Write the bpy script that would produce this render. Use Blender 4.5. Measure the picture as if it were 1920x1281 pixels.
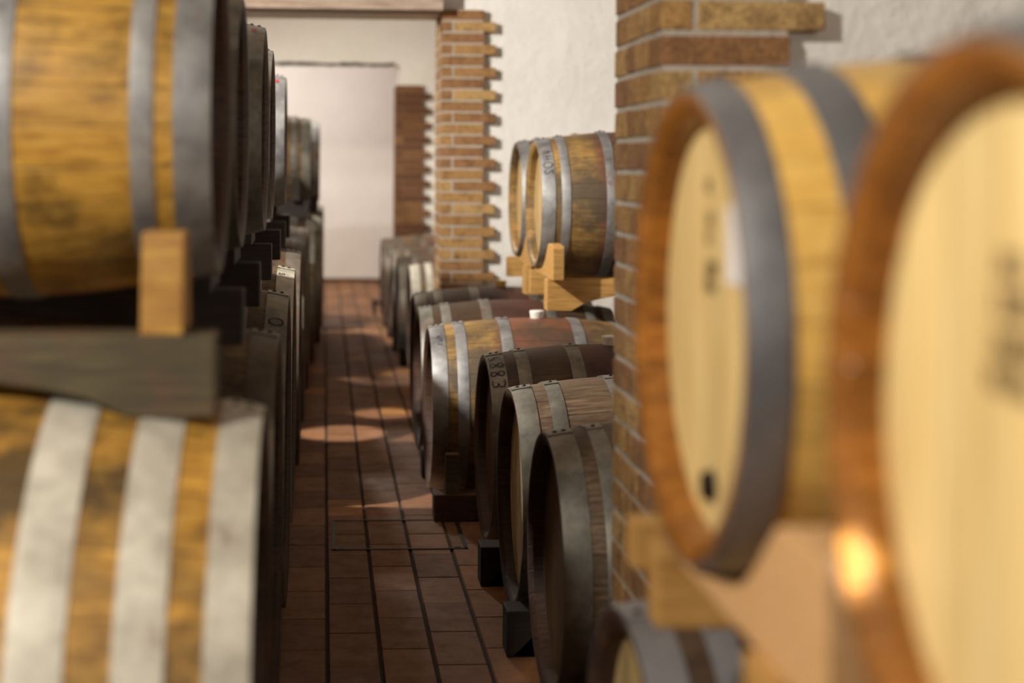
import bpy, bmesh, math, random
from math import sin, cos, pi, sqrt
from mathutils import Vector, Matrix

for o in list(bpy.data.objects): bpy.data.objects.remove(o)
scene = bpy.context.scene
col = scene.collection
R = random.Random(7)

# ------------------------------------------------------------------ camera
F_PX = 2850.0
EYE = 1.34
cam_d = bpy.data.cameras.new('camera'); cam = bpy.data.objects.new('camera', cam_d); col.objects.link(cam)
cam_d.sensor_width = 36.0; cam_d.lens = F_PX * 36.0 / 1920.0
cam_d.shift_x = 173.0 / 1920.0; cam_d.shift_y = -340.5 / 1920.0
cam.location = (0, 0, EYE)
YAW, ROLL = math.radians(3.6), math.radians(0.40)
cam.matrix_world = (Matrix.Translation((0, 0, EYE)) @ Matrix.Rotation(-YAW, 4, 'Z') @ Matrix.Rotation(pi / 2, 4, 'X')
                    @ Matrix.Rotation(ROLL, 4, 'Z'))
cam_d.clip_start = 0.05; cam_d.clip_end = 60
cam_d.dof.use_dof = True; cam_d.dof.focus_distance = 4.6; cam_d.dof.aperture_fstop = 1.75
scene.camera = cam

# ------------------------------------------------------------------ world, exposure
w = bpy.data.worlds.new('world'); scene.world = w; w.use_nodes = True
w.node_tree.nodes['Background'].inputs[0].default_value = (1, .93, .82, 1)
w.node_tree.nodes['Background'].inputs[1].default_value = 0.01
scene.view_settings.view_transform = 'Standard'; scene.view_settings.look = 'None'
scene.view_settings.gamma = 1; scene.view_settings.exposure = 0.12
try: scene.view_settings.use_curve_mapping = False
except Exception: pass

# ------------------------------------------------------------------ lights (ceiling lamps of the bays, window light, added spots)
def area(name, loc, target, size, power, color=(1, .87, .68), size_y=None):
    l = bpy.data.lights.new(name, 'AREA'); l.energy = power; l.color = color
    l.shape = 'RECTANGLE' if size_y else 'DISK'; l.size = size
    if size_y: l.size_y = size_y
    o = bpy.data.objects.new(name, l); col.objects.link(o); o.location = loc
    o.rotation_euler = (Vector(target) - Vector(loc)).to_track_quat('-Z', 'Y').to_euler()
    return o
def spot(name, loc, target, power, angle, blend=.1, color=(1, .9, .74), radius=.02):
    l = bpy.data.lights.new(name, 'SPOT'); l.energy = power; l.color = color
    l.spot_size = math.radians(angle); l.spot_blend = blend; l.shadow_soft_size = radius
    o = bpy.data.objects.new(name, l); col.objects.link(o); o.location = loc
    o.rotation_euler = (Vector(target) - Vector(loc)).to_track_quat('-Z', 'Y').to_euler()
    return o
area('lamp_near_bay', (-1.45, 0.35, 2.45), (0.6, 2.4, 0.9), 0.22, 66, (1, .94, .84))
area('lamp_second_bay', (-1.45, 4.9, 2.60), (1.0, 8.0, 1.2), 0.09, 165, (1, .955, .89))
area('lamp_third_bay', (-0.85, 10.9, 2.72), (0.1, 11.1, 0.0), 0.3, 125, (1, .92, .80))
area('lamp_far_bay', (-0.9, 14.9, 2.78), (0.1, 15.7, 0.0), 0.5, 52, (1, .94, .88))
area('window_near_bay', (1.0, -2.4, 1.7), (-0.6, 2.3, 0.8), 0.9, 24, (1, .96, .90), 1.1)
# spots added indoors to make the bright patches on floor, rim and hoops
spot('added_spot_floor', (0.85, 8.0, 2.85), (0.10, 7.45, 0), 480, 8.5, .25, (1, .90, .76), .03)
spot('added_spot_pillar', (0.80, 8.0, 2.85), (0.33, 8.02, 0), 330, 7.0, .3, (1, .90, .76), .03)
spot('added_spot_rim', (-1.35, 0.10, 2.30), (0.42, 1.165, 1.02), 2400, 1.2, .5, (.80, .92, 1), .01)
spot('added_spot_left_hoops', (0.55, 4.95, 2.85), (-.13, 5.14, .95), 160, 5.0, .1, (1, .93, .80), .01)

# ------------------------------------------------------------------ helpers
def link(name, bm, mats, parent=None, smooth=True, loc=None):
    me = bpy.data.meshes.new(name)
    bmesh.ops.recalc_face_normals(bm, faces=bm.faces[:])
    bm.to_mesh(me); bm.free()
    if not isinstance(mats, (list, tuple)): mats = [mats]
    for m in mats: me.materials.append(m)
    o = bpy.data.objects.new(name, me); col.objects.link(o)
    if parent: o.parent = parent
    if loc: o.location = loc
    if smooth:
        for p in me.polygons: p.use_smooth = True
        try: me.set_sharp_from_angle(angle=math.radians(35))
        except Exception: pass
    return o
def tag(o, label, cat, group=None):
    o['label'] = label; o['category'] = cat
    if group: o['group'] = group
    return o
def thing(name, label, cat, loc=(0, 0, 0), rz=0, group=None):
    o = bpy.data.objects.new(name, None); col.objects.link(o)
    o.empty_display_size = .1; o.location = loc; o.rotation_euler = (0, 0, rz)
    return tag(o, label, cat, group)
def structure(o): o['kind'] = 'structure'; return o
def box(bm, x0, x1, y0, y1, z0, z1, bev=0.0, mi=0, jit=0.0):
    b = bmesh.new()
    vs = [b.verts.new((x, y, z)) for x in (x0, x1) for y in (y0, y1) for z in (z0, z1)]
    if jit:
        for v in vs: v.co += Vector((R.uniform(-jit, jit), R.uniform(-jit, jit), R.uniform(-jit, jit)))
    for f in ((0,1,3,2),(4,6,7,5),(0,4,5,1),(2,3,7,6),(0,2,6,4),(1,5,7,3)):
        b.faces.new([vs[i] for i in f])
    bmesh.ops.recalc_face_normals(b, faces=b.faces[:])
    if bev: bmesh.ops.bevel(b, geom=b.edges[:], offset=bev, segments=2, affect='EDGES', profile=.6)
    return merge(bm, b, mi)
def merge(bm, b, mi=0):
    lay = bm.loops.layers.color.get('rnd') ; val = R.random()
    mp = {}
    for v in b.verts: mp[v] = bm.verts.new(v.co)
    out = []
    for f in b.faces:
        nf = bm.faces.new([mp[v] for v in f.verts]); nf.material_index = mi; out.append(nf)
        if lay:
            for l in nf.loops: l[lay] = (val, val, val, 1)
    b.free(); return out
def prism(bm, pts, axis, a0, a1, bev=0.0):
    """polygon in the plane across `axis` extruded from a0 to a1; axis 'x': pts=(y,z); axis 'y': pts=(x,z)"""
    b = bmesh.new()
    mk = (lambda p, a: (a, p[0], p[1])) if axis == 'x' else (lambda p, a: (p[0], a, p[1]))
    A = [b.verts.new(mk(p, a0)) for p in pts]; B = [b.verts.new(mk(p, a1)) for p in pts]
    b.faces.new(A); b.faces.new(B[::-1])
    n = len(pts)
    for i in range(n): b.faces.new((A[i], B[i], B[(i+1) % n], A[(i+1) % n]))
    bmesh.ops.recalc_face_normals(b, faces=b.faces[:])
    if bev:
        eds = [e for e in b.edges if len(e.link_faces) == 2 and e.calc_face_angle(0) > .6]
        bmesh.ops.bevel(b, geom=eds, offset=bev, segments=2, affect='EDGES', profile=.6)
    merge(bm, b)
def lathe(bm, prof, n=96, closed=True, uvL=1.0):
    """revolve (x, r) profile about local X; angle 0 is up, positive towards -Y"""
    uv = bm.loops.layers.uv.verify()
    rings = []
    for (x, r) in prof:
        rings.append([bm.verts.new((x, -r * sin(2*pi*k/n), r * cos(2*pi*k/n))) for k in range(n)])
    m = len(prof); rng = range(m) if closed else range(m - 1)
    for i in rng:
        j = (i + 1) % m
        for k in range(n):
            k2 = (k + 1) % n
            f = bm.faces.new((rings[i][k], rings[i][k2], rings[j][k2], rings[j][k]))
            for l, (kk, ii) in zip(f.loops, ((k, i), (k + 1, i), (k + 1, j), (k, j))):
                l[uv].uv = (kk / n, prof[ii][0] / uvL)

# ------------------------------------------------------------------ materials
def mat(name):
    m = bpy.data.materials.new(name); m.use_nodes = True
    nt = m.node_tree; b = nt.nodes['Principled BSDF']
    return m, nt, b
class N:
    def __init__(s, nt): s.nt = nt
    def n(s, t, **k):
        nd = s.nt.nodes.new(t)
        for a, v in k.items():
            if a.startswith('i_'):
                key = a[2:]; key = int(key) if key.isdigit() else key
                nd.inputs[key].default_value = v
            else: setattr(nd, a, v)
        return nd
    def l(s, a, b): s.nt.links.new(a, b)
    def math(s, op, a, b=None, clamp=False):
        nd = s.nt.nodes.new('ShaderNodeMath'); nd.operation = op; nd.use_clamp = clamp
        for i, v in enumerate((a, b)):
            if v is None: continue
            if isinstance(v, (int, float)): nd.inputs[i].default_value = v
            else: s.l(v, nd.inputs[i])
        return nd.outputs[0]
    def ramp(s, v, stops):
        nd = s.nt.nodes.new('ShaderNodeValToRGB'); e = nd.color_ramp.elements
        while len(e) > 1: e.remove(e[-1])
        e[0].position = stops[0][0]; e[0].color = col4(stops[0][1])
        for p, c in stops[1:]:
            q = e.new(p); q.color = col4(c)
        s.l(v, nd.inputs[0]); return nd.outputs[0]
    def mix(s, f, a, b, mode='MIX'):
        nd = s.nt.nodes.new('ShaderNodeMix'); nd.data_type = 'RGBA'; nd.blend_type = mode
        for i, v in ((0, f), (6, a), (7, b)):
            if isinstance(v, (int, float)): nd.inputs[i].default_value = v
            elif isinstance(v, tuple): nd.inputs[i].default_value = col4(v)
            else: s.l(v, nd.inputs[i])
        return nd.outputs[2]
    def noise(s, vec, scale, detail=4, rough=.55):
        nd = s.n('ShaderNodeTexNoise'); nd.inputs['Scale'].default_value = scale
        nd.inputs['Detail'].default_value = detail; nd.inputs['Roughness'].default_value = rough
        if vec is not None: s.l(vec, nd.inputs['Vector'])
        return nd.outputs[0]
    def bump(s, h, strength, dist, target):
        nd = s.n('ShaderNodeBump'); nd.inputs['Strength'].default_value = strength; nd.inputs['Distance'].default_value = dist
        s.l(h, nd.inputs['Height']); s.l(nd.outputs[0], target.inputs['Normal'])
def col4(c):
    if isinstance(c, (int, float)): return (c, c, c, 1)
    return (*c, 1) if len(c) == 3 else c
def obj_vec(k, scale=(1, 1, 1)):
    tc = k.n('ShaderNodeTexCoord'); oi = k.n('ShaderNodeObjectInfo')
    off = k.math('MULTIPLY', oi.outputs['Random'], 37.0)
    ad = k.n('ShaderNodeVectorMath', operation='ADD'); k.l(tc.outputs['Object'], ad.inputs[0]); k.l(off, ad.inputs[1])
    mp = k.n('ShaderNodeMapping'); mp.inputs['Scale'].default_value = scale
    k.l(ad.outputs[0], mp.inputs[0]); return mp.outputs[0], tc, oi

def barrel_wood(name, light, mid, dark, dirt=.5, stain=None, stain_w=.2, rough=.5, blotch=(.06, .045, .03)):
    m, nt, b = mat(name); k = N(nt)
    v, tc, oi = obj_vec(k)
    g, _, _ = obj_vec(k, (1.2, 22, 22))
    sep = k.n('ShaderNodeSeparateXYZ'); k.l(tc.outputs['UV'], sep.inputs[0])
    us = k.math('MULTIPLY', sep.outputs[0], 30.0)
    sid = k.math('FLOOR', us); fr = k.math('FRACT', us)
    wn = k.n('ShaderNodeTexWhiteNoise', noise_dimensions='1D'); k.l(k.math('ADD', sid, k.math('MULTIPLY', oi.outputs['Random'], 91.0)), wn.inputs['W'])
    grain = k.noise(g, 5, 6, .62)
    base = k.ramp(grain, [(.25, dark), (.48, mid), (.72, light)])
    tone = k.math('ADD', k.math('MULTIPLY', wn.outputs[0], .38), .78)
    tn = k.n('ShaderNodeCombineXYZ'); [k.l(tone, tn.inputs[i]) for i in range(3)]
    base = k.mix(1.0, base, tn.outputs[0], 'MULTIPLY')
    if stain:
        d = k.math('ABSOLUTE', k.math('SUBTRACT', sep.outputs[1], .5))
        e = k.math('ADD', d, k.math('MULTIPLY', k.math('SUBTRACT', k.noise(v, 9, 3), .5), .06))
        f = k.ramp(e, [(stain_w - .03, 1.0), (stain_w + .02, 0.0)])
        base = k.mix(k.math('MULTIPLY', f, .8), base, stain)
    n1 = k.noise(v, 6.5, 8, .72); n2 = k.noise(v, 2.3, 3, .6)
    dm = k.math('MULTIPLY', k.math('ADD', n1, n2), .5)
    df = k.ramp(dm, [(.60 - .19 * dirt, 0.0), (.70 - .19 * dirt, 1.0)])
    base = k.mix(k.math('MULTIPLY', df, min(1, .35 + dirt * .6)), base, blotch)
    seam = k.math('MINIMUM', fr, k.math('SUBTRACT', 1.0, fr))
    sm = k.ramp(seam, [(0.0, 0.0), (.035, 1.0)])
    base = k.mix(sm, k.mix(.65, base, (.02, .012, .006)), base)
    k.l(base, b.inputs['Base Color'])
    k.l(k.math('ADD', k.math('MULTIPLY', grain, .25), rough - .1), b.inputs['Roughness'])
    h = k.math('ADD', k.math('MULTIPLY', grain, .5), k.math('MULTIPLY', sm, .6))
    k.bump(h, .55, .003, b)
    return m
def plank_wood(name, light, mid, dark, dirt=.3, rough=.6, plank=None, scale=(1.5, 20, 20), spot_c=(.05, .035, .02)):
    """plain timber; plank = width of boards along local Y for barrel heads"""
    m, nt, b = mat(name); k = N(nt)
    v, tc, oi = obj_vec(k); g, _, _ = obj_vec(k, scale)
    grain = k.noise(g, 5, 6, .6)
    base = k.ramp(grain, [(.25, dark), (.5, mid), (.75, light)])
    sm = None
    if plank:
        sep = k.n('ShaderNodeSeparateXYZ'); k.l(tc.outputs['Object'], sep.inputs[0])
        us = k.math('MULTIPLY', k.math('ADD', sep.outputs[1], 3.03), 1 / plank)
        wn = k.n('ShaderNodeTexWhiteNoise', noise_dimensions='1D'); k.l(k.math('ADD', k.math('FLOOR', us), k.math('MULTIPLY', oi.outputs['Random'], 53.0)), wn.inputs['W'])
        tone = k.math('ADD', k.math('MULTIPLY', wn.outputs[0], .3), .82)
        tn = k.n('ShaderNodeCombineXYZ'); [k.l(tone, tn.inputs[i]) for i in range(3)]
        base = k.mix(1.0, base, tn.outputs[0], 'MULTIPLY')
        fr = k.math('FRACT', us); seam = k.math('MINIMUM', fr, k.math('SUBTRACT', 1.0, fr))
        sm = k.ramp(seam, [(0.0, 0.0), (.03, 1.0)])
        base = k.mix(sm, k.mix(.5, base, (.03, .018, .008)), base)
    n1 = k.noise(v, 7, 7, .68)
    df = k.ramp(n1, [(.62 - .2 * dirt, 0.0), (.8 - .2 * dirt, 1.0)])
    base = k.mix(k.math('MULTIPLY', df, min(1, .3 + dirt * .6)), base, spot_c)
    k.l(base, b.inputs['Base Color']); b.inputs['Roughness'].default_value = rough
    h = k.math('MULTIPLY', grain, .5)
    if sm is not None: h = k.math('ADD', h, k.math('MULTIPLY', sm, .6))
    k.bump(h, .4, .003, b)
    return m
def steel(name, light, dark, rust=.2, rough=.42, metal=.75):
    m, nt, b = mat(name); k = N(nt)
    v, tc, oi = obj_vec(k)
    n1 = k.noise(v, 9, 7, .65); n2 = k.noise(v, 38, 4, .6)
    s = k.math('ADD', k.math('MULTIPLY', n1, .75), k.math('MULTIPLY', n2, .25))
    base = k.ramp(s, [(.34, dark), (.62, light)])
    r = k.noise(v, 6.3, 6, .75)
    rf = k.ramp(r, [(.68 - .25 * rust, 0.0), (.76 - .2 * rust, 1.0)])
    base = k.mix(k.math('MULTIPLY', rf, min(1, .4 + rust)), base, (.16, .07, .03))
    k.l(base, b.inputs['Base Color'])
    k.l(k.math('SUBTRACT', metal, k.math('MULTIPLY', rf, .5), True), b.inputs['Metallic'])
    k.l(k.math('ADD', k.math('MULTIPLY', n1, .3), rough - .12), b.inputs['Roughness'])
    k.bump(n2, .25, .002, b)
    return m
def flat(name, c, rough=.6, metal=0.0):
    m, nt, b = mat(name); b.inputs['Base Color'].default_value = col4(c)
    b.inputs['Roughness'].default_value = rough; b.inputs['Metallic'].default_value = metal; return m
def plaster(name, c, c2, bumpy=.5):
    m, nt, b = mat(name); k = N(nt)
    tc = k.n('ShaderNodeTexCoord'); v = tc.outputs['Object']
    n1 = k.noise(v, 3.0, 6, .6); n2 = k.noise(v, 14, 5, .6); n3 = k.noise(v, 1.1, 3)
    k.l(k.mix(k.ramp(k.math('ADD', k.math('MULTIPLY', n3, .5), k.math('MULTIPLY', n1, .5)), [(.4, 0.0), (.62, 1.0)]), c, c2), b.inputs['Base Color'])
    b.inputs['Roughness'].default_value = .9
    k.bump(k.math('ADD', n1, k.math('MULTIPLY', n2, .5)), bumpy, .05, b)
    return m
def brick(name, stops, mortar_c=None):
    m, nt, b = mat(name); k = N(nt)
    tc = k.n('ShaderNodeTexCoord'); v = tc.outputs['Object']
    at = k.n('ShaderNodeVertexColor'); at.layer_name = 'rnd'
    base = k.ramp(at.outputs[0], stops)
    n1 = k.noise(v, 120, 6, .75); n2 = k.noise(v, 16, 6, .7)
    base = k.mix(k.ramp(n1, [(.36, .8), (.56, 0.0)]), base, (.05, .026, .012))
    base = k.mix(k.ramp(n2, [(.48, 0.0), (.68, .75)]), base, (.12, .055, .022))
    k.l(base, b.inputs['Base Color']); b.inputs['Roughness'].default_value = .88
    k.bump(k.math('ADD', n1, n2), .6, .006, b)
    return m
def tile_mat():
    m, nt, b = mat('terracotta_tile'); k = N(nt)
    tc = k.n('ShaderNodeTexCoord'); v = tc.outputs['Object']
    at = k.n('ShaderNodeVertexColor'); at.layer_name = 'rnd'
    base = k.ramp(at.outputs[0], [(0, (.20, .09, .040)), (.35, (.27, .125, .055)), (.7, (.33, .155, .065)), (.93, (.40, .185, .05)), (1, (.44, .20, .04))])
    n1 = k.noise(v, 14, 7, .7); n2 = k.noise(v, 4, 4)
    base = k.mix(k.ramp(n1, [(.45, 0.0), (.75, .5)]), base, (.10, .055, .035))
    base = k.mix(k.ramp(n2, [(.6, 0.0), (.8, .3)]), base, (.42, .26, .19))
    k.l(base, b.inputs['Base Color'])
    k.l(k.ramp(n1, [(.3, .50), (.7, .78)]), b.inputs['Roughness']); b.inputs['Specular IOR Level'].default_value = .3
    k.bump(n1, .25, .004, b)
    return m

M = {}
M['gold'] = barrel_wood('golden_oak_weathered', (.40, .245, .075), (.28, .155, .04), (.11, .055, .018), .85)
M['gold_red'] = barrel_wood('golden_oak_wine_stained', (.37, .235, .08), (.26, .15, .042), (.10, .052, .018), .8, (.17, .05, .035), .21)
M['gold_old'] = barrel_wood('mottled_golden_oak', (.66, .39, .075), (.47, .25, .04), (.18, .08, .016), .62, (.26, .085, .03), .06, .40, blotch=(.05, .033, .013))
M['gold_grime'] = barrel_wood('grimy_golden_oak', (.62, .36, .065), (.44, .225, .035), (.16, .07, .015), .88, None, .2, .5, (.045, .03, .013))
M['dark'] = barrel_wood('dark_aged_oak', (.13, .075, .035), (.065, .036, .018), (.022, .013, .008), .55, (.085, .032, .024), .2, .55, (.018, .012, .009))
M['grey'] = barrel_wood('grey_brown_aged_oak', (.30, .21, .12), (.16, .10, .055), (.05, .032, .02), .6, None, .2, .6, (.035, .024, .016))
M['new'] = barrel_wood('new_varnished_oak', (.84, .56, .17), (.74, .45, .11), (.56, .30, .06), .0, None, .2, .33, (.45, .23, .06))
M['chime_new'] = barrel_wood('orange_oiled_chime', (.46, .19, .032), (.30, .11, .016), (.10, .035, .008), .35, None, .2, .28, (.15, .04, .01))
M['chime_dark'] = barrel_wood('blackened_chime', (.11, .055, .028), (.06, .028, .016), (.02, .01, .007), .5, None, .2, .6, (.015, .009, .007))
M['head_new'] = plank_wood('pale_new_head', (.86, .68, .34), (.78, .58, .25), (.66, .43, .15), 0.0, .5, .085, (18, 18, 1.2), (.5, .3, .1))
M['head_gold'] = plank_wood('worn_pale_head', (.60, .44, .20), (.48, .33, .14), (.28, .17, .06), .25, .6, .075, (18, 18, 1.2))
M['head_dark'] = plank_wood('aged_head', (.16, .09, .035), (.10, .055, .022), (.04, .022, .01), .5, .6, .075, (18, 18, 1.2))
M['head_light'] = plank_wood('bleached_head', (.85, .70, .42), (.72, .56, .30), (.20, .12, .05), .3, .6, .075, (24, 24, 1.0))
M['zinc'] = steel('galvanised_hoop', (.40, .395, .385), (.17, .17, .175), .3, .50, .65)
M['zinc_dull'] = steel('dull_galvanised_hoop', (.33, .315, .265), (.12, .115, .10), .4, .52, .6)
M['zinc_pale'] = steel('pale_galvanised_hoop', (.70, .67, .57), (.36, .335, .27), .3, .6, .35)
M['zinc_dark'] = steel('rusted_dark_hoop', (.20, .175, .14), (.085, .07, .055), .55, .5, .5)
M['zinc_new'] = steel('blue_grey_new_hoop', (.33, .335, .35), (.22, .225, .24), .0, .42, .7)
M['oak_beam'] = plank_wood('sawn_pine_beam', (.62, .37, .11), (.48, .26, .07), (.28, .14, .035), .2, .6)
M['peach_beam'] = plank_wood('planed_pale_beam', (.72, .46, .22), (.64, .38, .17), (.50, .27, .10), .05, .6)
M['old_beam'] = plank_wood('mossy_old_beam', (.13, .10, .045), (.07, .055, .026), (.03, .022, .012), .7, .75, spot_c=(.16, .05, .03))
M['old_wedge'] = plank_wood('amber_wedge', (.52, .33, .06), (.38, .20, .035), (.20, .075, .02), .45, .7, spot_c=(.18, .05, .025))
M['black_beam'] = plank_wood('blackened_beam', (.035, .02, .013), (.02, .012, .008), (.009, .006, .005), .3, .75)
M['brown_beam'] = plank_wood('brown_block', (.16, .075, .035), (.09, .042, .02), (.04, .02, .01), .3, .75)
M['plaster'] = plaster('white_lime_plaster', (.90, .875, .82), (.83, .80, .735))
M['plaster_far'] = plaster('smooth_far_plaster', (.86, .81, .76), (.80, .745, .69), .2)
M['lintel'] = plank_wood('grey_mauve_lintel', (.52, .40, .31), (.40, .30, .23), (.24, .17, .11), .25, .85, scale=(1.2, 10, 10), spot_c=(.2, .15, .09))
M['brick'] = brick('yellow_brown_brick', [(0, (.40, .20, .08)), (.2, (.52, .285, .10)), (.6, (.62, .36, .125)), (1, (.70, .46, .18))])
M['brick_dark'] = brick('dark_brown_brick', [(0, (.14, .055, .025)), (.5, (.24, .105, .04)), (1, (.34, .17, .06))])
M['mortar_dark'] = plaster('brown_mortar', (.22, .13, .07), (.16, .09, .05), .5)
M['mortar'] = plaster('grey_mortar', (.50, .455, .38), (.40, .36, .30), .6)
M['tile'] = tile_mat()
M['grout'] = flat('dark_grout', (.022, .015, .012), .9)
M['black'] = flat('black_iron', (.015, .013, .012), .45, .5)
M['ink'] = flat('marker_ink', (.02, .02, .03), .7)
M['red_ink'] = flat('red_marker', (.35, .03, .035), .7)
M['burn'] = flat('branded_print', (.16, .09, .04), .7)
M['highlight'] = flat('white_highlight', (.90, .89, .88), .35)
M['bung_white'] = flat('white_silicone', (.78, .76, .68), .4)
M['bung_yellow'] = flat('yellow_silicone', (.72, .50, .12), .4)
M['hatch'] = flat('dark_hatch_metal', (.035, .025, .018), .5, .5)
M['lamp'] = flat('lamp_housing', (.7, .68, .62), .5)

# ------------------------------------------------------------------ room
PART = [2.74, 8.56, 13.4]         # front faces of the three cross walls
XL, XR, ZC = -2.0, 3.3, 2.95
YB, YF = -3.0, 16.6
def slab(name, x0, x1, y0, y1, z0, z1, m):
    bm = bmesh.new(); box(bm, x0, x1, y0, y1, z0, z1); return structure(link(name, bm, m, smooth=False))
slab('wall_left', XL - .2, XL, YB, YF, 0, ZC, M['lintel'])
slab('wall_right', XR, XR + .2, YB, YF, 0, ZC, M['plaster'])
slab('wall_far', XL - .2, XR + .2, YF, YF + .2, 0, ZC, M['plaster_far'])
slab('wall_back', XL - .2, XR + .2, YB - .2, YB, 0, ZC, M['plaster'])
slab('ceiling', XL - .2, XR + .2, YB - .2, YF + .2, ZC, ZC + .2, M['lintel'])
# cross walls with an opening for the aisle
for nm, y0, dep, sx, top in (('wall_front_partition', PART[0], .44, .612, 2.20), ('wall_middle_partition', PART[1], .50, .66, 2.17), ('wall_rear_partition', PART[2], .40, .63, 2.18)):
    bm = bmesh.new()
    yr0, yr1 = y0 + (.075 if y0 == PART[1] else .05), y0 + dep - .05
    box(bm, sx + .03, XR, yr0, yr1, 0, ZC)
    box(bm, XL, sx + .03, yr0, yr1, top, ZC)
    structure(link(nm, bm, M['plaster'], smooth=False))
# dark strip modelled in place of the soffit's shade over the rear opening
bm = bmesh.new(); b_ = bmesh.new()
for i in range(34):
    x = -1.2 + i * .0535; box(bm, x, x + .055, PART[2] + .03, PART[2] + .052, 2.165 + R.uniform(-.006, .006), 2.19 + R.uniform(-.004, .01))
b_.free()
structure(link('soffit_shade_1', bm, flat('shade_strip', (.06, .055, .035), .9), smooth=False))
bm = bmesh.new(); box(bm, XL, .655, 8.40, 8.60, 2.17, 2.50, .006)
o = link('ceiling_beam', bm, M['lintel'], smooth=False); tag(o, 'grey brown beam crossing high above the aisle, ending at the toothed brick pillar', 'beam')
bm = bmesh.new(); box(bm, XL, .66, YF - .012, YF, 0, .045, .004)
structure(link('baseboard_far', bm, M['brown_beam'], smooth=False))

# tiled floor: grout slab plus real tiles
bm = bmesh.new(); bm.loops.layers.color.new('rnd')
box(bm, XL, XR, YB, YF, -.06, -.006, mi=1)
TW, TL, X0T = .1432, .283, .018
for c in range(-14, 23):
    xa = X0T + c * TW
    if xa < XL or xa > XR - TW: continue
    off = 4.156 if c % 2 else 4.020
    j0 = int((0.2 - off) / TL) - 1
    y = off + j0 * TL
    lim_lo = 0.2
    while y < YF:
        ya, yb = y + .002, min(y + TL - .002, YF)
        if ya > lim_lo and (-.6 < xa < 1.2 or ya < 3 or ya > 8):
            val = R.random()
            dz = R.uniform(-.0008, .0008); g = .0042; q = .003
            lay = bm.loops.layers.color['rnd']
            lo = [bm.verts.new((x_, y_, -.006)) for x_, y_ in ((xa+g, ya), (xa+TW-g, ya), (xa+TW-g, yb), (xa+g, yb))]
            hi = [bm.verts.new((x_, y_, 0 + dz)) for x_, y_ in ((xa+g+q, ya+q*.6), (xa+TW-g-q, ya+q*.6), (xa+TW-g-q, yb-q*.6), (xa+g+q, yb-q*.6))]
            fs = [bm.faces.new(hi)] + [bm.faces.new((lo[i], lo[(i+1) % 4], hi[(i+1) % 4], hi[i])) for i in range(4)]
            for f in fs:
                for l in f.loops: l[lay] = (val, val, val, 1)
        y += TL
structure(link('floor', bm, [M['tile'], M['grout']], smooth=False))

# floor hatch: thin metal frame let into the tiles
h = thing('floor_hatch', 'rectangular metal framed access hatch set into the tiled aisle floor', 'hatch', (.27, 5.43, 0))
bm = bmesh.new()
hx, hy = .235, .215
box(bm, -hx, hx, hy - .012, hy, -.004, .003); box(bm, -hx, hx, -hy, -hy + .010, -.004, .003)
box(bm, -hx, -hx + .014, -hy, hy, -.004, .003); box(bm, hx - .014, hx, -hy, hy, -.004, .003)
link('frame', bm, M['hatch'], h, smooth=False)
for sx in (-1, 1):
  bm = bmesh.new(); box(bm, sx * (hx - .035) - .012, sx * (hx - .035) + .012, -hy + .014, -hy + .026, 0, .0035)
  link('lifting_tab', bm, M['black'], h, smooth=False)

# ------------------------------------------------------------------ brick pillars
def pillar(label, x, y, depth, top, base=0.0, bm_='brick', mo_='mortar', par=0, dz=0.0):
    t = thing('brick_pillar', label, 'pillar', (x, y, base), 0, None)
    bm = bmesh.new(); bm.loops.layers.color.new('rnd')
    mb = bmesh.new()
    C, H_, J = .0645, .0535, .011
    n = int(round((top - base - dz) / C)); ja = .0012
    for i in range(n):
        z0 = i * C + J * .5 + dz; z1 = z0 + H_
        segs = ([(0, .058), (.069, .305)] if (i + par) % 2 else [(0, .24)])
        a = .115
        for k_, (a0, a1) in enumerate(segs):       # camera side and rear side
            box(bm, a0, a1, 0, a, z0, z1, .003, 0, ja)
            box(bm, a0, a1, depth - a, depth, z0, z1, .003, 0, ja)
        # aisle side, between the corner bricks
        mid0, mid1 = a + J, depth - a - J
        cut = mid0 + (mid1 - mid0) * (.35 if (i + par) % 2 else .62)
        box(bm, 0, .115, mid0, cut - J * .5, z0, z1, .003, 0, ja)
        box(bm, 0, .115, cut + J * .5, mid1, z0, z1, .003, 0, ja)
        if i % 2:                                   # mortar behind the toothing
            pass
    box(mb, .004, .236, .004, depth - .004, 0, n * C + dz)
    body = link('bricks', bm, M[bm_], t, smooth=False)
    link('mortar', mb, M[mo_], t, smooth=False)
    return t
pillar('large brick pillar in the centre right foreground, its top cut by the frame', .612, PART[0], .44, 2.20, par=1, dz=.0285)
pillar('slim toothed brick pillar in full view, shadows of its bricks on white plaster', .66, PART[1], .50, 2.17, par=1)
pillar('dark brick pillar farthest down the aisle, beside the bare white end wall', .63, PART[2], .40, 2.03, 0.0, 'brick_dark', 'mortar_dark')

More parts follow.
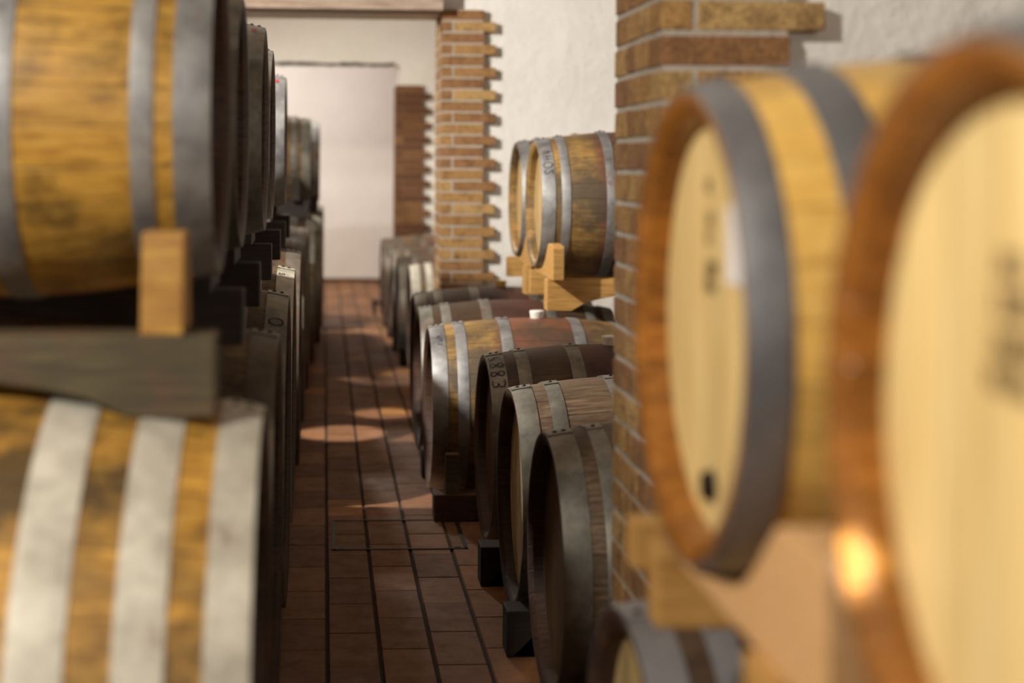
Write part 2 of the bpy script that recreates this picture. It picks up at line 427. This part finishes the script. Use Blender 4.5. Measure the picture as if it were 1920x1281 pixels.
# ------------------------------------------------------------------ barrels
def rad(t, Rh, Rb): return Rb - (Rb - Rh) * abs(2 * t - 1) ** 2.1
GLYPH = {
 '3': [[(0,.9),(.3,1),(.6,.85),(.55,.6),(.25,.52),(.6,.42),(.65,.15),(.3,0),(0,.1)]],
 '8': [[(.35,.52),(.08,.72),(.15,.95),(.45,1),(.6,.78),(.35,.52),(.05,.3),(.12,.04),(.45,0),(.65,.2),(.35,.52)]],
 '4': [[(.5,0),(.5,1),(0,.35),(.7,.35)]],
 '1': [[(.1,.75),(.35,1),(.35,0)]],
 '2': [[(.05,.8),(.3,1),(.6,.8),(.5,.5),(0,0),(.65,.03)]],
 'R': [[(0,0),(.05,1),(.5,.95),(.55,.65),(.08,.5),(.65,0)],[(-.1,.3),(.6,.95)]],
 'H': [[(0,0),(0,1)],[(.55,0),(.55,1)],[(0,.5),(.55,.5)]],
 'V': [[(0,1),(.3,0),(.6,1)]],
 'u': [[(0,.6),(.05,.1),(.3,0),(.5,.2),(.5,.6),(.55,0)]],
 's': [[(.5,.55),(.2,.6),(.1,.42),(.45,.25),(.35,.02),(0,.05)]],
 'O': [[(.35+.45*cos(a*.5236), .5+.55*sin(a*.5236)) for a in range(13)]],
 '.': [[(.2,.0),(.3,.08)]],
 '~': [[(0,.5),(.2,.75),(.35,.4),(.5,.7),(.7,.35),(.85,.65),(1.1,.5)],[(.1,.3),(.5,.2),(1,.35),(.4,.55),(.05,.3)]],
}
def stroke(bm, pts, wdt, nrm):
    """ribbon of small thickness following 3D points with given surface normals"""
    prev = None
    for i, p in enumerate(pts):
        d = (pts[min(i+1, len(pts)-1)] - pts[max(i-1, 0)])
        if d.length < 1e-6: d = Vector((1, 0, 0))
        s = d.normalized().cross(nrm[i]).normalized() * wdt * .5
        q = (bm.verts.new(p + s), bm.verts.new(p - s))
        if prev: bm.faces.new((prev[0], q[0], q[1], prev[1]))
        prev = q
def hoop_writing(parent, text, x, size, ang0, step, P, side, color, wdt=.0035, name='writing'):
    """write round the hoop, one character after another down from angle ang0"""
    L, Rh, Rb = P; bm = bmesh.new(); a = ang0
    for ch in text:
        for st in GLYPH[ch]:
            dense = []
            for i in range(len(st) - 1):
                for q in range(3):
                    f = q / 3; dense.append((st[i][0]*(1-f)+st[i+1][0]*f, st[i][1]*(1-f)+st[i+1][1]*f))
            dense.append(st[-1])
            pts, nr = [], []
            for (u, v) in dense:
                xx = x + (1 - v) * size; rr = rad(xx / L, Rh, Rb) + .0062
                aa = (a + u * size / rr) * side
                pts.append(Vector((xx, -rr * sin(aa), rr * cos(aa)))); nr.append(Vector((0, -sin(aa), cos(aa))))
            stroke(bm, pts, wdt, nr)
        a += step
    return link(name, bm, color, parent, smooth=False)

def barrel(label, x0, y, hc, side, Rh=.31, Rb=.35, L=.87, wood='gold', head='head_gold', hoop='zinc', hoops=None, bung=None,
           rivets=True, chime=None, group=None, tilt=0.0):
    base = hc - Rb
    t = thing('wine_barrel', label, 'barrel', (x0, y, base), (0 if side > 0 else pi), group)
    hoops = hoops or [(0.0, .058), (.095, .137), (.27, .315)]
    up = Rb    # local height of the axis
    def put(o): o.location = (0, 0, up); return o
    bm = bmesh.new()
    n = 24; prof = []
    th = .026
    prof += [(.05, Rh - th - .004), (.012, Rh - th), (.002, Rh - .016), (0, Rh - .008), (.0, Rh - .001)]
    for i in range(1, n):
        q = i / n; prof.append((q * L, rad(q, Rh, Rb)))
    prof += [(L, Rh - .001), (L, Rh - .008), (L - .002, Rh - .016), (L - .012, Rh - th), (L - .05, Rh - th - .004)]
    lathe(bm, prof, 96, True, L)
    mats = [M[wood]]
    if chime is None: chime = 'chime_dark'
    if chime != 'same':
        mats.append(M[chime])
        for f in bm.faces:
            c = f.calc_center_median(); r_ = sqrt(c.y ** 2 + c.z ** 2)
            if (c.x < .049 or c.x > L - .049) and r_ < Rh - .0005: f.material_index = 1
    put(link('staves', bm, mats, t))
    for hx_ in (.038, L - .058):
        bm = bmesh.new(); lathe(bm, [(hx_, Rh - th + .001), (hx_, .0001), (hx_ + .02, .0001), (hx_ + .02, Rh - th + .001)], 64, True, L)
        bmesh.ops.remove_doubles(bm, verts=bm.verts[:], dist=.0004)
        o = put(link('head', bm, M[head], t))
    hs = []
    allh = [(a, b, False) for a, b in hoops] + [(L - b, L - a, True) for a, b in hoops]
    for a, b, far in allh:
        bm = bmesh.new(); pr = []
        m = 4
        for i in range(m + 1):
            xx = a + (b - a) * i / m; pr.append((xx, rad(xx / L, Rh, Rb) + .0005))
        for i in range(m, -1, -1):
            xx = a + (b - a) * i / m; pr.append((xx, rad(xx / L, Rh, Rb) + .0042 - (.0012 if i in (0, m) else 0)))
        lathe(bm, pr, 96, True, L)
        # lapped end of the band just off the top
        ho = put(link('hoop', bm, M[hoop], t)); hs.append(ho)
        if not far:
            bm = bmesh.new()
            a0 = (.10) * side
            for i in range(7):
                aa = a0 - side * i * .02; row = []
                for xx in (a + .001, b - .001):
                    for dr in (.004, .0068):
                        rr = rad(xx / L, Rh, Rb) + dr; row.append(bm.verts.new((xx, -rr * sin(aa), rr * cos(aa))))
                if i:
                    for p_, q_ in ((0, 1), (1, 3), (3, 2), (2, 0)): bm.faces.new((pv[p_], pv[q_], row[q_], row[p_]))
                if i in (0, 6): bm.faces.new((row[0], row[1], row[3], row[2]))
                pv = row
            link('lap_joint', bm, M[hoop], ho, smooth=False)
            if rivets:
                for q in (.35, .7) if (b - a) > .05 else (.5,):
                    xx = a + (b - a) * q; rr = rad(xx / L, Rh, Rb) + .006; aa = side * .03
                    rv = bmesh.new(); bmesh.ops.create_uvsphere(rv, u_segments=12, v_segments=6, radius=.0065)
                    for v in rv.verts: v.co.z *= .7
                    bmesh.ops.translate(rv, verts=rv.verts[:], vec=(xx, -rr * sin(aa), rr * cos(aa)))
                    link('rivet', rv, M['black'], ho)
    if bung:
        bm = bmesh.new()
        pr = [(0, .022), (.004, .026), (.03, .030), (.034, .028), (.034, .0002), (0, .0002)]
        n_ = 24; rings = [[bm.verts.new((L/2 + r*cos(2*pi*k_/n_), r*sin(2*pi*k_/n_), Rb + z_ - .004)) for k_ in range(n_)] for z_, r in pr]
        for i in range(len(pr) - 1):
            for k_ in range(n_): bm.faces.new((rings[i][k_], rings[i][(k_+1) % n_], rings[i+1][(k_+1) % n_], rings[i+1][k_]))
        put(link('bung', bm, M[bung], t))
    return t, hs, (L, Rh, Rb)

LOW = .363
SM = dict(Rh=.265, Rb=.31, L=.80)
hoops_small = [(0, .055), (.080, .116), (.262, .303)]
gR = 'floor barrels along the right of the aisle'
gU = 'upper barrels on the right'
gL = 'large floor barrels along the left of the aisle'
gLU = 'upper barrels on the left'
# right, floor row, near to far
barrel('dark barrel at the bottom edge, mostly hidden below the pale new barrel\'s cradle', .44, 2.20, LOW, 1, wood='dark', head='head_gold', hoop='zinc_new', group=gR)
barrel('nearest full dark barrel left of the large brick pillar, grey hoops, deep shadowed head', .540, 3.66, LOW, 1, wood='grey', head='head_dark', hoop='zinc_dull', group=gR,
       hoops=[(0, .062), (.095, .135), (.27, .31)])
barrel('grey weathered barrel with a bleached head and bolted hoops, second from the camera', .543, 4.39, LOW, 1, wood='grey', head='head_light', hoop='zinc_dull', group=gR)
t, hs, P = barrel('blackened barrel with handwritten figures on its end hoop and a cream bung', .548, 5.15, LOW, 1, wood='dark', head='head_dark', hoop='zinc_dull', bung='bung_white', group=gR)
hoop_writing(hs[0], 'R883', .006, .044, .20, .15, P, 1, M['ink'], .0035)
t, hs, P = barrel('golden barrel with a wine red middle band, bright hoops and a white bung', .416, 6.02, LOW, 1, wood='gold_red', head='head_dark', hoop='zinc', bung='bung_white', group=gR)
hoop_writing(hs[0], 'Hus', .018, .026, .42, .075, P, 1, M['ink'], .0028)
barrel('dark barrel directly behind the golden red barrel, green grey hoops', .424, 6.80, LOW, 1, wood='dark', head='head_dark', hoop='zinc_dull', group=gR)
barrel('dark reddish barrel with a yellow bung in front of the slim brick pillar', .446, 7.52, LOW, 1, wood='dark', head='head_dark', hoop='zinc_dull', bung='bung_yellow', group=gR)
barrel('barrel with two pale hoops standing just behind the slim brick pillar', .535, 9.50, LOW, 1, wood='grey', head='head_dark', hoop='zinc_pale', group=gR)
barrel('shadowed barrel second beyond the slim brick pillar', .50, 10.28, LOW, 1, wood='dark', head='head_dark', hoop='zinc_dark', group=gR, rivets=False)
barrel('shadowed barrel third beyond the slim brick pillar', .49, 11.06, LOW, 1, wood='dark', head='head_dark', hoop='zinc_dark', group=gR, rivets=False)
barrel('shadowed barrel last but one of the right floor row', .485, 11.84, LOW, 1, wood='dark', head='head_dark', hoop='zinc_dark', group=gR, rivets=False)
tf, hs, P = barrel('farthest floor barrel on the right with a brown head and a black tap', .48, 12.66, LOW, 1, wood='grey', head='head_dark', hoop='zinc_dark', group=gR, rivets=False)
# tap on its head
bm = bmesh.new()
box(bm, -.07, .034, -.012, .012, .12, .144, .004); box(bm, -.062, -.04, -.010, .010, .03, .13, .004); box(bm, -.066, -.036, -.03, .03, .15, .162, .004); box(bm, -.055, -.047, -.004, .004, .14, .155)
link('tap', bm, M['black'], tf)

# right, upper row
def head_print(t, x, rows, m, up, sc=1.0):
    bm = bmesh.new()
    for (yy, zz, w_) in rows:
        xx = yy
        n_ = max(2, int(w_ / .012))
        for q in range(n_):
            g = R.choice(['3', '8', 'R', 'H', 'O', 'u', 's', '2'])
            for st in GLYPH[g]:
                pts = [Vector((x, -(xx + q * .013 * sc + u * .009 * sc), up + zz + v * .016 * sc)) for u, v in st]
                stroke(bm, pts, .004 * sc, [Vector((-1, 0, 0))] * len(pts))
    return link('printed_mark', bm, m, t, smooth=False)
newh = [(0, .045), (.10, .152), (.25, .295)]
def new_barrel(label, x0, y):
    t, hs, P = barrel(label, x0, y, 1.155, 1, .265, .31, .80, 'new', 'head_new', 'zinc_new', newh, None, False, 'chime_new', gU)
    return t
n1 = new_barrel('pale new barrel with grey hoops, white paper on its printed head', .408, 1.712)
n2 = new_barrel('pale new barrel at the right edge, closest to the camera, huge blurred head', .408, .945)
for t, yy in ((n1, 0), (n2, 0)):
    bm = bmesh.new(); bmesh.ops.create_cone(bm, cap_ends=True, segments=24, radius1=.019, radius2=.016, depth=.014)
    bmesh.ops.rotate(bm, verts=bm.verts[:], matrix=Matrix.Rotation(-pi/2, 3, 'Y')); bmesh.ops.translate(bm, verts=bm.verts[:], vec=(.033, -.0, .31 - .185))
    link('head_plug', bm, M['black'], t)
head_print(n1, .0365, [(-.035, .150, .03), (-.035, .112, .04), (-.035, .090, .03), (-.035, .055, .05), (-.035, .036, .05)], M['burn'], .31, 1.0)
head_print(n2, .0365, [(-.030, .110, .04), (-.035, .085, .05), (-.040, .058, .06), (-.045, .035, .07)], M['burn'], .31, 1.1)
bm = bmesh.new(); box(bm, .0355, .0378, -.125, -.062, .31 + .052, .31 + .138, .0005)  # thin white plate standing in for a patch of light on the head
link('painted_highlight', bm, M['highlight'], n1, smooth=False)
t, hs, P = barrel('upper golden barrel with marked zinc end hoop, nearer of the two beside the pillar', .895, 6.46, 1.156, 1, wood='gold_red', head='head_gold', hoop='zinc', hoops=hoops_small, group=gU, chime='same', **SM)
hoop_writing(hs[0], 'VHO2', .012, .034, .62, .13, P, 1, M['ink'], .003)
barrel('upper golden barrel second in the pair, showing only its rim and head', .91, 7.20, 1.156, 1, wood='gold', head='head_gold', hoop='zinc', hoops=hoops_small, group=gU, chime='same', **SM)

# left, large floor row (puncheons)
BG = dict(Rh=.42, Rb=.475, L=1.05)
bh = [(0, .058), (.105, .168), (.225, .295)]
LH = .54
barrel('large mottled golden barrel with three wide pale hoops at the lower left', -.088, 2.29, LH, -1, wood='gold_grime', head='head_dark', hoop='zinc_pale', hoops=bh, group=gL, **BG)
barrel('large floor barrel second from the camera on the left, dim grey hoops', -.093, 3.26, LH, -1, wood='grey', head='head_dark', hoop='zinc_dark', hoops=bh, group=gL, **BG)
t, hs, P = barrel('large floor barrel on the left with a circled mark on its end hoop', -.094, 4.22, LH, -1, wood='grey', head='head_dark', hoop='zinc_dull', hoops=bh, group=gL, **BG)
hoop_writing(hs[0], 'O', .012, .034, .50, .1, P, -1, M['ink'], .004); hoop_writing(hs[0], '.1.1', .02, .022, .62, .05, P, -1, M['ink'], .003)
t, hs, P = barrel('large floor barrel on the left whose end hoop catches a wedge of light', -.096, 5.18, LH, -1, wood='grey', head='head_dark', hoop='zinc_pale', hoops=bh, group=gL, **BG)
hoop_writing(hs[0], 's', .02, .03, .25, .05, P, -1, M['ink'], .004)
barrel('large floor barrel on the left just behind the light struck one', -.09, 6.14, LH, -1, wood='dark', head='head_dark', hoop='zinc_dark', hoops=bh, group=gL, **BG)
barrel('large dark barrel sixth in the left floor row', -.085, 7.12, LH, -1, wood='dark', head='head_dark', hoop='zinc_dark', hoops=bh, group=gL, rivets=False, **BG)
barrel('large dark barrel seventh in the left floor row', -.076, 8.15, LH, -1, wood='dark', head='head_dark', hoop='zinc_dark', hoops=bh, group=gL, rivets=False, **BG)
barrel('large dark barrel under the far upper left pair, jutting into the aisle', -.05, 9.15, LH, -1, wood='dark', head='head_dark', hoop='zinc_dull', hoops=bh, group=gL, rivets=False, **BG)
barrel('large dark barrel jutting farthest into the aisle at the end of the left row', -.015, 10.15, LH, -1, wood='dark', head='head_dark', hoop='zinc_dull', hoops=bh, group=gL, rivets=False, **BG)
# left, upper row
LUH = 1.417
t, hs, P = barrel('big golden barrel filling the upper left corner, scuffed and wine stained', -.172, 2.57, LUH, -1, wood='gold_old', head='head_dark', hoop='zinc', hoops=[(0, .055), (.084, .118), (.288, .33)], group=gLU, **SM)
bm = bmesh.new(); bmesh.ops.create_uvsphere(bm, u_segments=16, v_segments=8, radius=.011)
a_ = math.radians(121); rr = .309
bmesh.ops.translate(bm, verts=bm.verts[:], vec=(.375, rr * sin(a_), .31 + rr * cos(a_)))
link('plug', bm, M['bung_yellow'], t)
barrel('upper left barrel with rusty blotches on its end hoop, behind the big golden one', -.176, 3.32, LUH, -1, wood='dark', head='head_dark', hoop='zinc_dark', hoops=hoops_small, group=gLU, **SM)
t, hs, P = barrel('upper left barrel with red crayon scribble and a bolt on its end hoop', -.157, 4.08, LUH, -1, wood='grey', head='head_dark', hoop='zinc_dull', hoops=hoops_small, group=gLU, **SM)
hoop_writing(hs[0], '~', .012, .03, .30, .1, P, -1, M['red_ink'], .003)
barrel('upper left barrel of which only a sharp dark rim sliver shows', -.166, 4.95, LUH, -1, wood='dark', head='head_dark', hoop='zinc_dull', hoops=hoops_small, group=gLU, **SM)
t, hs, P = barrel('upper left barrel with a pale shiny end hoop and a small red mark', -.163, 6.50, LUH, -1, wood='dark', head='head_dark', hoop='zinc', hoops=hoops_small, group=gLU, **SM)
hoop_writing(hs[0], '~', .02, .028, .42, .1, P, -1, M['red_ink'], .005)
barrel('far upper left barrel, brown with several dull hoops', -.085, 9.62, 1.32, -1, wood='gold', head='head_dark', hoop='zinc_dull', hoops=hoops_small, group=gLU, rivets=False, **SM)
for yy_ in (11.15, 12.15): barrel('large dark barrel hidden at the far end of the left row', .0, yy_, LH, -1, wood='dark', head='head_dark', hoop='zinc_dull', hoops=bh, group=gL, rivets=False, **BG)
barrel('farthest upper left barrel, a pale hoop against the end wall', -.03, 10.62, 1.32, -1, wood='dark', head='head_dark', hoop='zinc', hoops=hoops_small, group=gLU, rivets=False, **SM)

# ------------------------------------------------------------------ cradles
def arch_pts(x0, x1, zb, zt, rise, foot=.10):
    p = [(x0, zb), (x0 + foot, zb)]
    n_ = 12; a, b = x0 + foot, x1 - foot
    for i in range(1, n_):
        q = i / n_; p.append((a + (b - a) * q, zb + rise * sin(pi * q) ** .55))
    return p + [(x1 - foot, zb), (x1, zb), (x1, zt), (x0, zt)]
SAD = [(-.46, 0), (-.46, .125), (-.452, .137), (-.34, .142), (-.315, .135), (-.28, .108), (-.24, .074), (-.20, .050), (-.16, .034), (-.10, .022), (0, .0155), (.06, .015), (.065, 0)]
def upper_cradle(label, x0, yc, m_beam, m_saddle, beams, x1=.86, top=.864, group='wooden cradles under the upper right barrels'):
    t = thing('barrel_cradle', label, 'cradle', (x0, yc, 0), 0, group)
    for (dy, w_, zb, zt, rise) in beams:
        bm = bmesh.new(); prism(bm, arch_pts(0, x1, zb, zt, rise), 'y', dy - w_/2, dy + w_/2, .003)
        link('beam', bm, m_beam, t, smooth=False)
    for xs in (.012, .70):
        bm = bmesh.new(); prism(bm, [(y_, z_ + top) for y_, z_ in SAD], 'x', xs, xs + .045, .003)
        link('saddle', bm, m_saddle, t, smooth=False)
    return t
upper_cradle('peach coloured wooden cradle with curved saddle under the barrel before the pillar', .412, 1.712, M['oak_beam'], M['peach_beam'],
             [(-.30, .10, .735, .863, .06), (.16, .05, .765, .863, .05), (.30, .05, .80, .863, .03)])
upper_cradle('wooden cradle under the closest barrel at the lower right corner', .412, .945, M['oak_beam'], M['peach_beam'],
             [(-.30, .10, .735, .863, .06), (.16, .05, .765, .863, .05)])
upper_cradle('pine cradle with arched beam lying on the golden red barrel', .90, 6.46, M['oak_beam'], M['oak_beam'],
             [(-.34, .09, .735, .863, .075), (.14, .05, .765, .863, .05)], x1=.95)
upper_cradle('pine cradle behind the arched beam, under the second of the upper pair', .91, 7.22, M['oak_beam'], M['oak_beam'],
             [(-.34, .09, .735, .863, .06), (.30, .05, .765, .863, .05)])

# left: beam with wedges lying over the large barrels
LUY = [2.20, 2.945, 3.70, 4.51, 5.40, 6.12, 6.88, 9.25, 9.99, 10.25, 10.99]
LLAB = ['mossy grey beam with an amber wedge between the two nearest left barrels', 'dark beam end with raised block, second above the left floor row',
        'dark beam end, third above the left floor row', 'dark beam end with a light outlined edge, beside the lit hoop', 'dark beam behind the light outlined one, amber lit edge',
        'shadowed beam before the pale hooped upper barrel', 'shadowed beam behind the pale hooped upper barrel',
 'far beam before the far upper left pair', 'far beam behind the brown far upper barrel', 'far beam before the farthest upper left barrel', 'farthest beam above the left floor row']
for i, yb in enumerate(LUY):
    xe = -.152 if i < 7 else (-.09 if i < 9 else -.04)
    near = i == 0; dz = 0.0
    t = thing('barrel_cradle', LLAB[i], 'cradle', (xe, yb, dz), pi, 'beams carrying the upper left barrels')
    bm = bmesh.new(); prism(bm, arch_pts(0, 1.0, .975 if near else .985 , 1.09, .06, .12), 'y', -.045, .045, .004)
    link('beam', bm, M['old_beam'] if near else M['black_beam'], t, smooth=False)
    for xs in (.055, .78):
        if near: w_ = [(-.10, 1.09), (-.085, 1.15), (-.062, 1.235), (.03, 1.235), (.04, 1.17), (.044, 1.09)]
        else: w_ = [(-.13, 1.09), (-.115, 1.13), (-.09, 1.175), (-.062, 1.225), (.062, 1.225), (.09, 1.175), (.115, 1.13), (.13, 1.09)]
        bm = bmesh.new(); prism(bm, w_, 'x', xs - (.01 if near else 0), xs + .050, .004)
        link('wedge', bm, M['old_wedge'] if near else M['black_beam'], t, smooth=False)

# floor chocks under the right row: beam with post
def floor_cradle(label, x0, y, m, post=True, hb=.095, L=.8, mpost=None, w_=.10, ph=.245, grp='floor cradles of the right row'):
    t = thing('floor_cradle', label, 'cradle', (x0, y, 0), 0, grp)
    bm = bmesh.new(); prism(bm, arch_pts(0, L, 0, hb, .03, .13), 'y', -w_/2, w_/2, .004); link('beam', bm, m, t, smooth=False)
    if post:
        bm = bmesh.new(); prism(bm, [(-.045, hb), (-.035, hb + .04), (-.028, ph), (.022, ph), (.03, hb + .06), (.06, hb)], 'x', .045, .095, .003); link('post', bm, mpost or m, t, smooth=False)
    return t
floor_cradle('brown floor beam with an upright light wedge before the golden red barrel', .415, 5.66, M['brown_beam'], True, .10, mpost=M['old_beam'])
floor_cradle('dark floor block between the two dark foreground barrels and the hatch', .500, 4.80, M['black_beam'], False, .125, .14)
floor_cradle('dark floor block beneath the grey weathered barrel', .500, 4.12, M['black_beam'], False, .125, .14)
floor_cradle('dark floor block under the nearest full dark barrel', .52, 3.42, M['black_beam'], False, .09, .14)
floor_cradle('dark floor block just behind the golden red barrel', .42, 6.43, M['black_beam'], False, .12, .14)
floor_cradle('dark floor block under the dark reddish barrel', .44, 7.17, M['black_beam'], False, .12, .14)
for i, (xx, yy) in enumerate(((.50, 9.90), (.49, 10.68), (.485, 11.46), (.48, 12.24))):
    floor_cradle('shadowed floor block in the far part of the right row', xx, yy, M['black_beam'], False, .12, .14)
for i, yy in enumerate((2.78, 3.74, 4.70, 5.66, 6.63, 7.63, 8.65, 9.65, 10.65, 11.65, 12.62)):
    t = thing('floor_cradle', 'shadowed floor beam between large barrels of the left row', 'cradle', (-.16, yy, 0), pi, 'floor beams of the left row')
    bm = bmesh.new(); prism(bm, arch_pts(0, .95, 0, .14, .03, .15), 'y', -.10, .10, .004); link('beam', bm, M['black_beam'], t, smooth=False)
